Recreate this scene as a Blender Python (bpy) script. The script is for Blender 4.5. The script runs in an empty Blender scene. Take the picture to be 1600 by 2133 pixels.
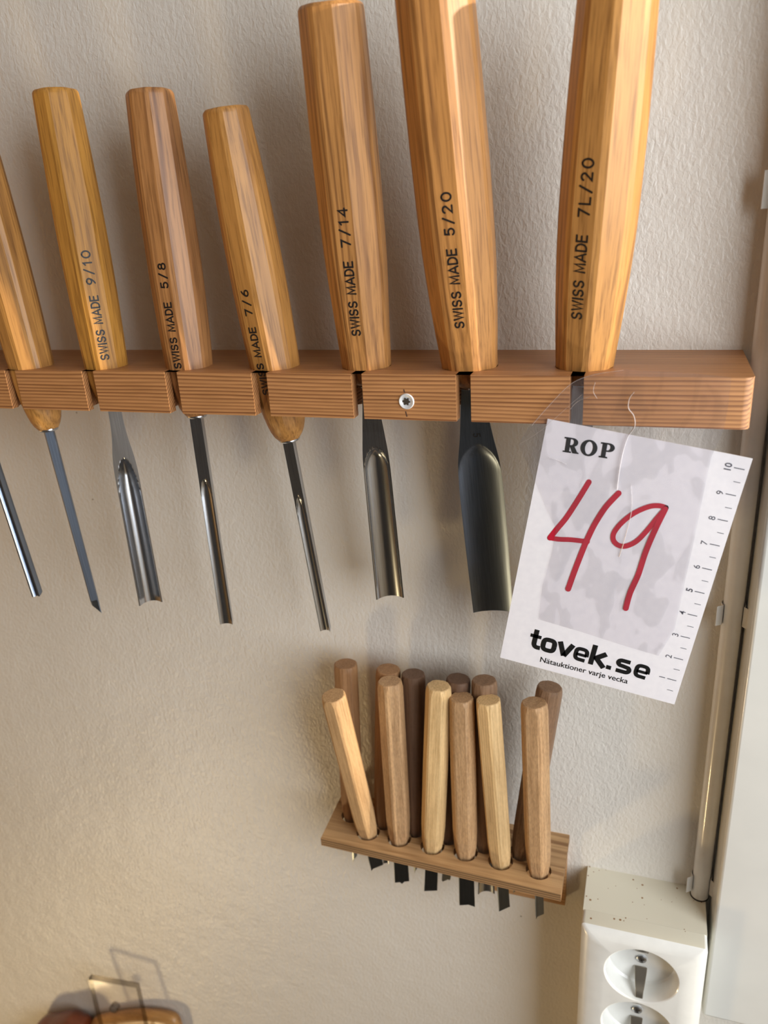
import bpy, bmesh, math, random
from mathutils import Vector, Matrix
from mathutils.noise import noise as pnoise
random.seed(7)
S = bpy.context.scene
COL = S.collection
Z0 = 1.5                                     # height of the camera above the floor of the workshop

# ------------------------------------------------------------------ camera
F = 1648.94                                  # focal length, pixels of the 1600 x 2133 frame
CX, CY = 800.0, 1066.5
CAM = Vector((0, -0.37, Z0))
vl = Vector((-4250 - CX, 728 - CY, F)); vd = Vector((1058 - CX, 5250 - CY, F)).normalized()
vl = (vl - vd * vl.dot(vd)).normalized()
ax, az = -vl, -vd                            # world X and Z seen from the camera (x right, y down, z forward)
ay = az.cross(ax)
if ay.z < 0: ay = -ay
R = Matrix((ax, ay, az))                     # camera vector -> world vector
cam_d = bpy.data.cameras.new('camera'); cam = bpy.data.objects.new('camera', cam_d); COL.objects.link(cam)
cam_d.sensor_fit = 'HORIZONTAL'; cam_d.sensor_width = 36; cam_d.lens = 36 * F / 1600
cam_d.clip_start = 0.01; cam_d.clip_end = 50
rc = Matrix((R @ Vector((1, 0, 0)), R @ Vector((0, -1, 0)), R @ Vector((0, 0, -1)))).transposed()
cam.matrix_world = Matrix.Translation(CAM) @ rc.to_4x4()
cam_d.dof.use_dof = True; cam_d.dof.focus_distance = 0.36; cam_d.dof.aperture_fstop = 14
S.camera = cam

# ------------------------------------------------------------------ light
w = bpy.data.worlds.new('world'); S.world = w; w.use_nodes = True
w.node_tree.nodes['Background'].inputs[0].default_value = (0.80, 0.78, 0.76, 1)
w.node_tree.nodes['Background'].inputs[1].default_value = 1.0
def area(name, loc, target, size, size_y, power, color):
    d = bpy.data.lights.new(name, 'AREA'); d.shape = 'RECTANGLE'; d.size = size; d.size_y = size_y
    d.energy = power; d.color = color
    o = bpy.data.objects.new(name, d); COL.objects.link(o); o.location = loc
    o.rotation_euler = (Vector(target) - Vector(loc)).to_track_quat('-Z', 'Y').to_euler()
    return o
area('window_light', (0.60, -0.52, Z0 + 0.02), (0, 0, Z0 - 0.20), 0.55, 0.7, 9.6, (0.91, 0.955, 1.0))
area('ceiling_fill', (-0.5, -1.1, 2.42), (-0.5, -1.0, 0), 0.9, 0.9, 1.6, (1.0, 0.95, 0.88))  # added overhead fill for ambient light, no real fitting
area('room_lamp', (-0.96, -0.82, Z0 - 1.36), (-0.32, 0, Z0 - 0.42), 0.14, 0.14, 5.2, (1.0, 0.735, 0.38))
sd = bpy.data.lights.new('sun', 'SUN'); sd.energy = 5.0; sd.angle = 0.02; sd.color = (1.0, 0.86, 0.66)
sun = bpy.data.objects.new('sun', sd); COL.objects.link(sun)
SUN_DIR = Vector((1.0, -0.04, 0.10)).normalized()       # towards the sun
sun.rotation_euler = SUN_DIR.to_track_quat('Z', 'Y').to_euler()
S.view_settings.view_transform = 'Standard'; S.view_settings.look = 'None'
S.view_settings.gamma = 1; S.view_settings.use_curve_mapping = False
S.view_settings.exposure = -0.17

# ------------------------------------------------------------------ measuring helpers
def ray(px, py): return R @ Vector((px - CX, py - CY, F))
def at(px, py, Y=0.0):                       # the point of the plane y = Y that the photograph shows at that pixel
    v = ray(px, py); return CAM + v * ((Y - CAM.y) / v.y)
def atz(px, py, Z):
    v = ray(px, py); return CAM + v * ((Z - CAM.z) / v.z)
def proj(p):
    v = R.transposed() @ (Vector(p) - CAM); return CX + F * v.x / v.z, CY + F * v.y / v.z

# ------------------------------------------------------------------ node helpers
def new_mat(name):
    m = bpy.data.materials.new(name); m.use_nodes = True
    nt = m.node_tree; b = nt.nodes['Principled BSDF']
    return m, nt, b
def N(nt, t, **k):
    n = nt.nodes.new(t)
    for a, v in k.items():
        if a.startswith('i_'):
            key = a[2:]; n.inputs[int(key) if key.isdigit() else key].default_value = v
        else: setattr(n, a, v)
    return n
def ramp(nt, fac, stops):
    n = nt.nodes.new('ShaderNodeValToRGB'); e = n.color_ramp.elements
    e[0].position, e[0].color = stops[0][0], (*stops[0][1], 1)
    e[1].position, e[1].color = stops[-1][0], (*stops[-1][1], 1)
    for p, c in stops[1:-1]:
        x = e.new(p); x.color = (*c, 1)
    nt.links.new(fac, n.inputs[0]); return n
def lin(r, g, b):
    f = lambda c: (c / 255 / 12.92) if c / 255 <= 0.04045 else ((c / 255 + 0.055) / 1.055) ** 2.4
    return (f(r), f(g), f(b))
def coords(nt, scale=(1, 1, 1), off=(0, 0, 0), rot=(0, 0, 0)):
    tc = N(nt, 'ShaderNodeTexCoord'); mp = N(nt, 'ShaderNodeMapping')
    mp.inputs['Scale'].default_value = scale; mp.inputs['Location'].default_value = off; mp.inputs['Rotation'].default_value = rot
    nt.links.new(tc.outputs['Object'], mp.inputs[0]); return mp.outputs[0]
def bump(nt, b, h, strength, dist):
    n = N(nt, 'ShaderNodeBump'); n.inputs['Strength'].default_value = strength; n.inputs['Distance'].default_value = dist
    nt.links.new(h, n.inputs['Height']); nt.links.new(n.outputs[0], b.inputs['Normal']); return n
def mixc(nt, f, a, b, mode='MIX'):
    n = N(nt, 'ShaderNodeMix', data_type='RGBA', blend_type=mode)
    for s, v in ((0, f), (6, a), (7, b)):
        if hasattr(v, 'links'): nt.links.new(v, n.inputs[s])
        elif isinstance(v, tuple): n.inputs[s].default_value = (*v, 1)
        else: n.inputs[s].default_value = v
    return n.outputs[2]

def wood_mat(name, light, dark, off=(0, 0, 0), ring=160, fine=900, streak=0.55, rough=0.35, coat=0.3, spots=0.0, ldis=14, axis=2, lo=.40, hi=.75, pore=.78):
    """wood with its grain along the object's local axis"""
    m, nt, b = new_mat(name)
    s = [1, 1, 1]; s[axis] = 0.055
    c1 = coords(nt, tuple(s), off)
    dis = N(nt, 'ShaderNodeTexNoise', i_Scale=70.0, i_Detail=3.0); nt.links.new(c1, dis.inputs['Vector'])
    wv = N(nt, 'ShaderNodeTexWave', wave_type='BANDS', bands_direction='X' if axis != 0 else 'Y', wave_profile='SIN')
    wv.inputs['Scale'].default_value = ring; wv.inputs['Distortion'].default_value = ldis; wv.inputs['Detail'].default_value = 2
    wv.inputs['Detail Scale'].default_value = 0.6
    s3 = [1, 1, 1]; s3[axis] = 0.12
    nt.links.new(coords(nt, tuple(s3), off, (0, 0, 0.6)), wv.inputs['Vector'])
    fn = N(nt, 'ShaderNodeTexNoise', i_Scale=float(fine), i_Detail=4.0, i_Roughness=0.6)
    s2 = [1, 1, 1]; s2[axis] = 0.035
    nt.links.new(coords(nt, tuple(s2), off), fn.inputs['Vector'])
    r1 = ramp(nt, wv.outputs['Fac'], [(lo, (0, 0, 0)), (hi, (1, 1, 1))])
    r2 = ramp(nt, dis.outputs['Fac'], [(0.38, (0, 0, 0)), (0.66, (1, 1, 1))])
    mu = N(nt, 'ShaderNodeMath', operation='MULTIPLY'); nt.links.new(r1.outputs[0], mu.inputs[0]); nt.links.new(r2.outputs[0], mu.inputs[1])
    mu2 = N(nt, 'ShaderNodeMath', operation='MULTIPLY', i_1=streak); nt.links.new(mu.outputs[0], mu2.inputs[0])
    colr = mixc(nt, mu2.outputs[0], light, dark)
    r3 = ramp(nt, fn.outputs['Fac'], [(0.34, (pore, pore * .93, pore * .84)), (0.50, (.97, .96, .95)), (0.66, (1.08, 1.08, 1.08))])
    colr = mixc(nt, 1.0, colr, r3.outputs[0], 'MULTIPLY')
    big = N(nt, 'ShaderNodeTexNoise', i_Scale=28.0, i_Detail=2.0); nt.links.new(coords(nt, (1, 1, 0.5), off), big.inputs['Vector'])
    r4 = ramp(nt, big.outputs['Fac'], [(0.3, (0.84, 0.82, 0.80)), (0.7, (1.1, 1.1, 1.08))])
    colr = mixc(nt, 1.0, colr, r4.outputs[0], 'MULTIPLY')
    if spots:
        sp = N(nt, 'ShaderNodeTexNoise', i_Scale=1500.0, i_Detail=1.0); nt.links.new(coords(nt, (1, 1, 0.25), off), sp.inputs['Vector'])
        r5 = ramp(nt, sp.outputs['Fac'], [(0.42, (1 - spots,) * 3), (0.56, (1, 1, 1))])
        colr = mixc(nt, 1.0, colr, r5.outputs[0], 'MULTIPLY')
    nt.links.new(colr, b.inputs['Base Color'])
    b.inputs['Roughness'].default_value = rough; b.inputs['Coat Weight'].default_value = coat; b.inputs['Coat Roughness'].default_value = 0.25
    bump(nt, b, fn.outputs['Fac'], 0.25, 0.0002)
    return m
def ring_mat(name, light, dark, tilt, freq, direction='z', rough=0.5, wob=0.6, lo=.52, hi=.86, coat=0.1, amt=.9):
    """softwood: growth rings as planes running along X, cut by every face of the board"""
    m, nt, b = new_mat(name)
    tc = N(nt, 'ShaderNodeTexCoord'); sx = N(nt, 'ShaderNodeSeparateXYZ'); nt.links.new(tc.outputs['Object'], sx.inputs[0])
    a = N(nt, 'ShaderNodeMath', operation='MULTIPLY', i_1=tilt); nt.links.new(sx.outputs[1], a.inputs[0])
    s = N(nt, 'ShaderNodeMath', operation='ADD'); nt.links.new(sx.outputs[2], s.inputs[0]); nt.links.new(a.outputs[0], s.inputs[1])
    no = N(nt, 'ShaderNodeTexNoise', i_Scale=60.0, i_Detail=2.0); nt.links.new(coords(nt, (0.10, 0.8, 0.8)), no.inputs['Vector'])
    f = N(nt, 'ShaderNodeMath', operation='MULTIPLY', i_1=freq); nt.links.new(s.outputs[0], f.inputs[0])
    g = N(nt, 'ShaderNodeMath', operation='MULTIPLY_ADD', i_1=wob * 4); nt.links.new(no.outputs[0], g.inputs[0]); nt.links.new(f.outputs[0], g.inputs[2])
    fr = N(nt, 'ShaderNodeMath', operation='FRACT'); nt.links.new(g.outputs[0], fr.inputs[0])
    r1 = ramp(nt, fr.outputs[0], [(0.0, light), (lo, light), (hi, dark), (0.94, dark), (1.0, light)])
    fl = N(nt, 'ShaderNodeMath', operation='FLOOR'); nt.links.new(g.outputs[0], fl.inputs[0])
    wn = N(nt, 'ShaderNodeTexWhiteNoise', noise_dimensions='1D'); nt.links.new(fl.outputs[0], wn.inputs['W'])
    am = N(nt, 'ShaderNodeMath', operation='MULTIPLY_ADD', i_1=0.55 * amt, i_2=0.40 * amt); nt.links.new(wn.outputs[0], am.inputs[0])
    c = mixc(nt, am.outputs[0], light, r1.outputs[0])
    fn = N(nt, 'ShaderNodeTexNoise', i_Scale=900.0, i_Detail=3.0); nt.links.new(coords(nt, (0.05, 1, 1)), fn.inputs['Vector'])
    r3 = ramp(nt, fn.outputs['Fac'], [(0.35, (0.86, 0.84, 0.80)), (0.62, (1.05, 1.05, 1.05))])
    c = mixc(nt, 1.0, c, r3.outputs[0], 'MULTIPLY')
    nt.links.new(c, b.inputs['Base Color']); b.inputs['Roughness'].default_value = rough
    b.inputs['Coat Weight'].default_value = coat; b.inputs['Coat Roughness'].default_value = 0.35
    bump(nt, b, fn.outputs['Fac'], 0.2, 0.0002)
    return m
def plain(name, c, rough=0.5, metal=0.0, coat=0.0, grime=None):
    m, nt, b = new_mat(name)
    no = N(nt, 'ShaderNodeTexNoise', i_Scale=grime or 120.0, i_Detail=3.0); nt.links.new(coords(nt), no.inputs['Vector'])
    r_ = ramp(nt, no.outputs[0], [(0.3, tuple(v * 0.94 for v in c)), (0.7, c)])
    nt.links.new(r_.outputs[0], b.inputs['Base Color'])
    b.inputs['Roughness'].default_value = rough; b.inputs['Metallic'].default_value = metal; b.inputs['Coat Weight'].default_value = coat
    return m

# ------------------------------------------------------------------ mesh helpers
def mesh_obj(name, bm, mat, parent=None, smooth=None, bevel=None, segs=2, kind=None, label=None, recalc=True):
    if recalc: bmesh.ops.recalc_face_normals(bm, faces=bm.faces[:])
    me = bpy.data.meshes.new(name); bm.to_mesh(me); bm.free()
    for m_ in (mat if isinstance(mat, (list, tuple)) else [mat]): me.materials.append(m_)
    o = bpy.data.objects.new(name, me); COL.objects.link(o)
    if parent: o.parent = parent
    if bevel:
        md = o.modifiers.new('bevel', 'BEVEL'); md.width = bevel; md.segments = segs; md.limit_method = 'ANGLE'; md.angle_limit = math.radians(35)
    if smooth is not None:
        for p in me.polygons: p.use_smooth = True
        me.set_sharp_from_angle(angle=math.radians(smooth))
    if kind: o['kind'] = kind
    if label: o['label'] = label
    return o
def thing(name, label, cat, mat4, group=None):
    o = bpy.data.objects.new(name, None); COL.objects.link(o); o.matrix_world = mat4; o.empty_display_size = 0.02
    o['label'] = label; o['category'] = cat
    if group: o['group'] = group
    return o
def tag(o, label, cat, group=None):
    o['label'] = label; o['category'] = cat
    if group: o['group'] = group
def box(bm, x0, x1, y0, y1, z0, z1):
    v = [bm.verts.new(p) for p in ((x0, y0, z0), (x1, y0, z0), (x1, y1, z0), (x0, y1, z0), (x0, y0, z1), (x1, y0, z1), (x1, y1, z1), (x0, y1, z1))]
    for f in ((0, 3, 2, 1), (4, 5, 6, 7), (0, 1, 5, 4), (1, 2, 6, 5), (2, 3, 7, 6), (3, 0, 4, 7)): bm.faces.new([v[i] for i in f])
    return v
def loft(bm, rings, cap0=True, cap1=True, closed=True):
    vs = [[bm.verts.new(p) for p in r] for r in rings]; n = len(vs[0])
    for a, b in zip(vs, vs[1:]):
        for i in range(n if closed else n - 1):
            j = (i + 1) % n; bm.faces.new((a[i], a[j], b[j], b[i]))
    if cap0: bm.faces.new(vs[0][::-1])
    if cap1: bm.faces.new(vs[-1])
    return vs
def prism(bm, pts, z0, z1):
    a = [bm.verts.new((x, y, z0)) for x, y in pts]; b = [bm.verts.new((x, y, z1)) for x, y in pts]
    n = len(pts); bm.faces.new(a[::-1]); bm.faces.new(b)
    for i in range(n): j = (i + 1) % n; bm.faces.new((a[i], a[j], b[j], b[i]))
def holed_plate(bm, outer, holes, z0, z1):
    """a flat board with real holes through it"""
    es = []
    for lp in [outer] + holes:
        v = [bm.verts.new((x, y, z1)) for x, y in lp]
        es += [bm.edges.new((v[i], v[(i + 1) % len(v)])) for i in range(len(v))]
    r = bmesh.ops.triangle_fill(bm, edges=es, use_beauty=True)
    fs = [g for g in r['geom'] if isinstance(g, bmesh.types.BMFace)]
    ext = bmesh.ops.extrude_face_region(bm, geom=fs)
    bmesh.ops.translate(bm, verts=[g for g in ext['geom'] if isinstance(g, bmesh.types.BMVert)], vec=(0, 0, z0 - z1))
def interp(tab, s):
    for (a, x), (b, y) in zip(tab, tab[1:]):
        if s <= b:
            t = (s - a) / (b - a); t = t * t * (3 - 2 * t) if False else t
            return x + (y - x) * t
    return tab[-1][1]
def catmull(tab, s):
    n = len(tab)
    for i in range(n - 1):
        if s <= tab[i + 1][0] or i == n - 2:
            a, b = tab[i], tab[i + 1]; p = tab[max(0, i - 1)]; q = tab[min(n - 1, i + 2)]
            h = b[0] - a[0]; t = (s - a[0]) / h
            m0 = (b[1] - p[1]) / max(1e-9, b[0] - p[0]) * h; m1 = (q[1] - a[1]) / max(1e-9, q[0] - a[0]) * h
            return (2*t**3 - 3*t*t + 1) * a[1] + (t**3 - 2*t*t + t) * m0 + (-2*t**3 + 3*t*t) * b[1] + (t**3 - t*t) * m1
def stroke(bm, pts, wd, place, z=0.0, w2=None, cap=True, cap_lift=Vector((0, -.00002, 0))):
    """a pen stroke of width wd through pts (2-D), put into space by place(x, y)"""
    P2 = [Vector(p) for p in pts]; L = []; Rr = []
    n = len(P2)
    for i in range(n):
        d0 = (P2[i] - P2[i - 1]) if i else (P2[1] - P2[0]); d1 = (P2[i + 1] - P2[i]) if i < n - 1 else d0
        d0 = d0.normalized(); d1 = d1.normalized(); t = (d0 + d1)
        t = t.normalized() if t.length > 1e-6 else d0
        nn = Vector((-t.y, t.x)); k = 1 / max(0.5, nn.dot(Vector((-d1.y, d1.x))))
        wi = wd if w2 is None else wd + (w2 - wd) * i / (n - 1)
        L.append(P2[i] + nn * wi / 2 * k); Rr.append(P2[i] - nn * wi / 2 * k)
    a = [bm.verts.new(place(p.x, p.y)) for p in L]; b = [bm.verts.new(place(p.x, p.y)) for p in Rr]
    for i in range(n - 1): bm.faces.new((a[i], b[i], b[i + 1], a[i + 1]))
    if cap:
        for c in (P2[0], P2[-1]):
            wi = wd if (w2 is None or c is P2[0]) else w2
            bm.faces.new([bm.verts.new(Vector(place(c.x + wi / 2 * math.cos(k * math.pi / 8), c.y + wi / 2 * math.sin(k * math.pi / 8))) + cap_lift) for k in range(16)])
def arc(cx, cy, rx, ry, a0, a1, n=18, p=2.0):
    out = []
    for i in range(n + 1):
        a = math.radians(a0 + (a1 - a0) * i / n); c, s = math.cos(a), math.sin(a)
        out.append((cx + rx * math.copysign(abs(c) ** (2 / p), c), cy + ry * math.copysign(abs(s) ** (2 / p), s)))
    return out
def text_geo(body, bold=0.0, spacing=1.0):
    """flat outline triangles of the built-in face: list of 2-D points, list of faces, width (cap height about 0.73)"""
    cu = bpy.data.curves.new('t', 'FONT'); cu.body = body; cu.offset = bold; cu.space_character = spacing; cu.resolution_u = 3
    o = bpy.data.objects.new('t', cu); COL.objects.link(o)
    bpy.context.view_layer.update()
    me = o.evaluated_get(bpy.context.evaluated_depsgraph_get()).to_mesh()
    vs = [(v.co.x, v.co.y) for v in me.vertices]; fs = [tuple(p.vertices) for p in me.polygons]
    o.to_mesh_clear(); bpy.data.objects.remove(o); bpy.data.curves.remove(cu)
    x0 = min(v[0] for v in vs); x1 = max(v[0] for v in vs)
    return [(x - x0, y) for x, y in vs], fs, x1 - x0

# ------------------------------------------------------------------ materials
def wall_paint():
    m, nt, b = new_mat('wall_paint')
    c = coords(nt, (1, 1, 1))
    n1 = N(nt, 'ShaderNodeTexNoise', i_Scale=420.0, i_Detail=3.0, i_Roughness=0.55, i_Distortion=0.4); nt.links.new(coords(nt, (1.25, 1, 0.75)), n1.inputs['Vector'])
    n2 = N(nt, 'ShaderNodeTexNoise', i_Scale=60.0, i_Detail=2.0); nt.links.new(c, n2.inputs['Vector'])
    ad = N(nt, 'ShaderNodeMath', operation='MULTIPLY_ADD', i_1=1.2); nt.links.new(n2.outputs[0], ad.inputs[0]); nt.links.new(n1.outputs[0], ad.inputs[2])
    n3 = N(nt, 'ShaderNodeTexNoise', i_Scale=9.0, i_Detail=3.0); nt.links.new(c, n3.inputs['Vector'])
    r_ = ramp(nt, n3.outputs[0], [(0.3, lin(219, 213, 203)), (0.7, lin(226, 221, 212))])
    vo = N(nt, 'ShaderNodeTexVoronoi', i_Scale=38.0, feature='F1'); nt.links.new(c, vo.inputs['Vector'])
    r2 = ramp(nt, vo.outputs['Distance'], [(0.012, (0.35, 0.3, 0.25)), (0.030, (1, 1, 1))])
    wn = N(nt, 'ShaderNodeMath', operation='GREATER_THAN', i_1=0.72); sp = N(nt, 'ShaderNodeSeparateColor')
    nt.links.new(vo.outputs['Color'], sp.inputs[0]); nt.links.new(sp.outputs[0], wn.inputs[0])
    speck = mixc(nt, wn.outputs[0], (1., 1., 1.), r2.outputs[0])
    nt.links.new(mixc(nt, 1.0, r_.outputs[0], speck, 'MULTIPLY'), b.inputs['Base Color'])
    b.inputs['Roughness'].default_value = 0.36
    b.inputs['Specular IOR Level'].default_value = 0.45
    bump(nt, b, ad.outputs[0], 0.55, 0.0010)
    return m
M_wall = wall_paint()
M_trim = plain('gloss_white_paint', lin(226, 224, 216), 0.3, coat=0.15, grime=30.0)
M_cable = plain('white_cable_sheath', lin(233, 232, 229), 0.28, coat=0.4)
M_plastic = plain('white_plastic', lin(236, 236, 231), 0.25, coat=0.3)
M_clip = plain('pale_clip_plastic', lin(208, 204, 196), 0.4)
M_dark = plain('dark_gap', lin(40, 36, 32), 0.8)
M_ink = plain('black_ink', lin(28, 24, 24), 0.45)
M_print = plain('black_print', lin(9, 12, 15), 0.5)
M_marker = plain('red_marker', lin(190, 20, 50), 0.5, grime=400.0)
M_grey = plain('grey_print', lin(95, 95, 105), 0.5)
M_pencil = plain('pencil', lin(80, 55, 45), 0.7)
M_zinc = plain('zinc', lin(200, 205, 210), 0.3, 1.0)
M_washer = plain('white_zinc', lin(225, 228, 232), 0.45, 0.3)
M_recess = plain('screw_recess', lin(90, 84, 76), 0.5, 0.6)
M_clipmetal = plain('earth_contact_metal', lin(158, 150, 136), 0.36, 1.0)
def steel(name, c, rough, axis_scale=0.02, dark=0.75):
    m, nt, b = new_mat(name)
    n = N(nt, 'ShaderNodeTexNoise', i_Scale=2500.0, i_Detail=3.0); nt.links.new(coords(nt, (1, 1, axis_scale)), n.inputs['Vector'])
    r_ = ramp(nt, n.outputs[0], [(0.3, tuple(v * dark for v in c)), (0.7, c)])
    nt.links.new(r_.outputs[0], b.inputs['Base Color']); b.inputs['Metallic'].default_value = 1.0
    b.inputs['Roughness'].default_value = rough
    bump(nt, b, n.outputs[0], 0.12, 0.00008)
    return m
M_steel = steel('polished_steel', lin(206, 211, 219), 0.21)
M_flat = steel('ground_steel', lin(128, 140, 158), 0.34)
M_blued = steel('dark_steel', lin(118, 122, 124), 0.30)
M_rail = ring_mat('larch_rail', lin(186, 134, 86), lin(106, 58, 30), -0.75, 580, lo=.34, hi=.80, amt=1.0)
M_plytop = wood_mat('plywood_face', lin(190, 154, 110), lin(132, 94, 58), ring=70, fine=700, streak=.95, rough=.55, coat=.05, axis=0, ldis=6, lo=.30, hi=.85)
M_plyedge = ring_mat('plywood_edge', lin(168, 130, 88), lin(48, 30, 18), 0.0, 640, lo=.20, hi=.50, rough=.7, wob=.16, coat=0, amt=1.3)
M_batten = ring_mat('batten', lin(178, 134, 88), lin(130, 88, 52), 0.3, 400, rough=.6)

# ------------------------------------------------------------------ the setting
bm = bmesh.new(); box(bm, -1.6, 0.62, 0.0, 0.10, 0.0, 2.5)
mesh_obj('wall_back', bm, M_wall, kind='structure')
bm = bmesh.new(); box(bm, -1.7, 0.72, -2.3, 0.10, -0.05, 0.0)
mesh_obj('floor', bm, plain('floor_boards', lin(96, 92, 88), 0.6), kind='structure')
bm = bmesh.new(); box(bm, -1.7, -1.6, -2.3, 0.10, 0.0, 2.5); mesh_obj('wall_left', bm, plain('left_wall_warm_bounce', lin(186, 144, 88), 0.6), kind='structure')  # unseen wall, coloured warm to put orange into blade reflections and bounce
bm = bmesh.new(); box(bm, -1.6, 0.62, -2.3, -2.2, 0.0, 2.5); mesh_obj('wall_front', bm, plain('front_wall_paint', lin(118, 124, 134), 0.7), kind='structure')
bm = bmesh.new(); box(bm, -1.7, 0.72, -2.3, 0.10, 2.5, 2.6); mesh_obj('ceiling', bm, plain('ceiling_paint', lin(215, 210, 200), 0.7), kind='structure')
bm = bmesh.new(); box(bm, 0.62, 0.72, -0.065, 0.10, 0.0, 2.5); box(bm, 0.62, 0.72, -2.3, -1.2, 0.0, 2.5); box(bm, 0.62, 0.72, -1.2, -0.065, 0.0, 1.05); box(bm, 0.62, 0.72, -1.2, -0.065, 2.3, 2.5)  # unseen window wall; edge of its opening is placed to gate the sun
mesh_obj('wall_right', bm, M_trim, kind='structure')
# painted casing beside the cable
bm = bmesh.new(); box(bm, 0.0497, 0.150, -0.027, 0.0, Z0 - 0.4365, 2.45)
mesh_obj('trim_1', bm, M_trim, bevel=0.0018, segs=3, smooth=40, kind='structure')

# ------------------------------------------------------------------ larch rail with keyhole slots
RT = Z0 - 0.0683; RB = Z0 - 0.0880; RF = -0.0555
def frame_at(origin, up, yaw=0.0):
    """axes of a tool: z up its axis, -y towards the viewer, x to the right"""
    z = up.normalized(); tocam = (CAM - origin); tocam = (tocam - z * tocam.dot(z)).normalized()
    y = -tocam; x = y.cross(z)
    m = Matrix((x, y, z)).transposed().to_4x4(); m.translation = origin
    return m @ Matrix.Rotation(yaw, 4, 'Z')
# name: crossing of the rail top, handle top and its y, handle end row, tip row
TOOLS = {
 'far':  dict(cross=(-78, 762), top=(-262, 205), Yt=-0.037, end=860, tip=1240),
 'skew': dict(cross=(66, 762), top=(-86, 195), Yt=-0.037, end=893, tip=1279),
 '9/10': dict(cross=(222, 762), top=(115, 190), Yt=-0.037, end=848, tip=1256),
 '5/8':  dict(cross=(395, 762), top=(311, 190), Yt=-0.036, end=864, tip=1298),
 '7/6':  dict(cross=(573, 762), top=(469, 226), Yt=-0.044, end=913, tip=1312),
 '7/14': dict(cross=(764, 762), top=(688, 8), Yt=-0.053, end=797, tip=1245),
 '5/20': dict(cross=(979, 762), top=(903, -34), Yt=-0.056, end=800, tip=1274),
 '7L/20': dict(cross=(1217, 762), top=(1292, -60), Yt=-0.055, end=792, tip=1262),
}
for k, t in TOOLS.items():
    t['A'] = atz(*t['cross'], RT); t['T'] = at(*t['top'], t['Yt'])
    d = (t['A'] - t['T']).normalized(); t['up'] = -d
    def s_at(row):
        lo, hi = 0.0, 0.6
        for _ in range(40):
            m_ = (lo + hi) / 2
            if proj(t['T'] + d * m_)[1] < row: lo = m_
            else: hi = m_
        return lo
    t['Lh'] = s_at(t['end']); t['Lt'] = s_at(t['tip']); t['h'] = (t['T'] - t['A']).length
HR = {'far': .0105, 'skew': .0103, '9/10': .0103, '5/8': .0105, '7/6': .0108, '7/14': .0111, '5/20': .0121, '7L/20': .0118}
SLOT = {'far': (-165, -140), 'skew': (10, 32), '9/10': (170, 194), '5/8': (342, 368), '7/6': (523, 555), '7/14': (731, 753), '5/20': (949, 980), '7L/20': (1188, 1217)}
def slot_x(px): return at(px, 783 if px > 400 else 778, RF).x
XR, XL = 0.0363, -0.52
outer = [(XR, 0.0), (XL, 0.0), (XL, RF)]
for k in sorted(TOOLS, key=lambda q: TOOLS[q]['A'].x):
    c = TOOLS[k]['A']; r_ = HR[k]; x0, x1 = (slot_x(v) for v in SLOT[k])
    a0 = math.acos(max(-1, min(1, (x0 - c.x) / r_))); a1 = math.acos(max(-1, min(1, (x1 - c.x) / r_)))
    outer += [(x0, RF)]
    n = 26; s0, s1 = -a0, -a1 - 2 * math.pi      # round the back of the hole
    s0 = -a0; span = (2 * math.pi - (a0 - a1))
    for i in range(n + 1):
        a = s0 - span * i / n
        outer.append((c.x + r_ * math.cos(a), c.y + r_ * math.sin(a)))
    outer += [(x1, RF)]
outer += [(XR - .0036, RF), (XR - .0018, RF + .0004), (XR - .0006, RF + .0014), (XR, RF + .0032)]
RAILO = Vector((-0.2, 0, RB))
rail = thing('tool_rail', 'long reddish larch rail screwed to the wall, slotted to hold the gouges', 'tool rack', Matrix.Translation(RAILO))
bm = bmesh.new(); prism(bm, [(x - RAILO.x, y) for x, y in outer], 0, RT - RB)
bmesh.ops.triangulate(bm, faces=[f for f in bm.faces if len(f.verts) > 8])
mesh_obj('board', bm, M_rail, rail, bevel=0.0012, segs=3, smooth=30)
# screw
sc_p = at(847, 836, RF) - RAILO
bm = bmesh.new(); ring = lambda r, y, n=28: [(sc_p.x + r * math.cos(2 * math.pi * i / n), y, sc_p.z + r * math.sin(2 * math.pi * i / n)) for i in range(n)]
loft(bm, [ring(.0034, RF + .0002), ring(.0034, RF - .0003), ring(.0031, RF - .0006), ring(.0022, RF - .0004), ring(.0019, RF - .0002)], cap0=False, cap1=True)
screw = mesh_obj('screw', bm, M_washer, rail, smooth=30, label='zinc countersunk screw with a star recess')
bm = bmesh.new(); pts = []
for i in range(36):
    a = 2 * math.pi * i / 36; r_ = .00150 + .00030 * math.cos(6 * a + .5); pts.append((sc_p.x + r_ * math.cos(a), RF - .00035, sc_p.z + r_ * math.sin(a)))
bm.faces.new([bm.verts.new(p) for p in pts]); mesh_obj('star_recess', bm, M_recess, screw)
bm = bmesh.new()
for a, b in (((841, 811), (843, 818)), ((845, 857), (848, 868))):
    stroke(bm, [a, b], 2.2, lambda x, y: at(x, y, RF - .00012) - RAILO, cap=False)
mesh_obj('pencil_mark', bm, M_pencil, rail)
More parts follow.
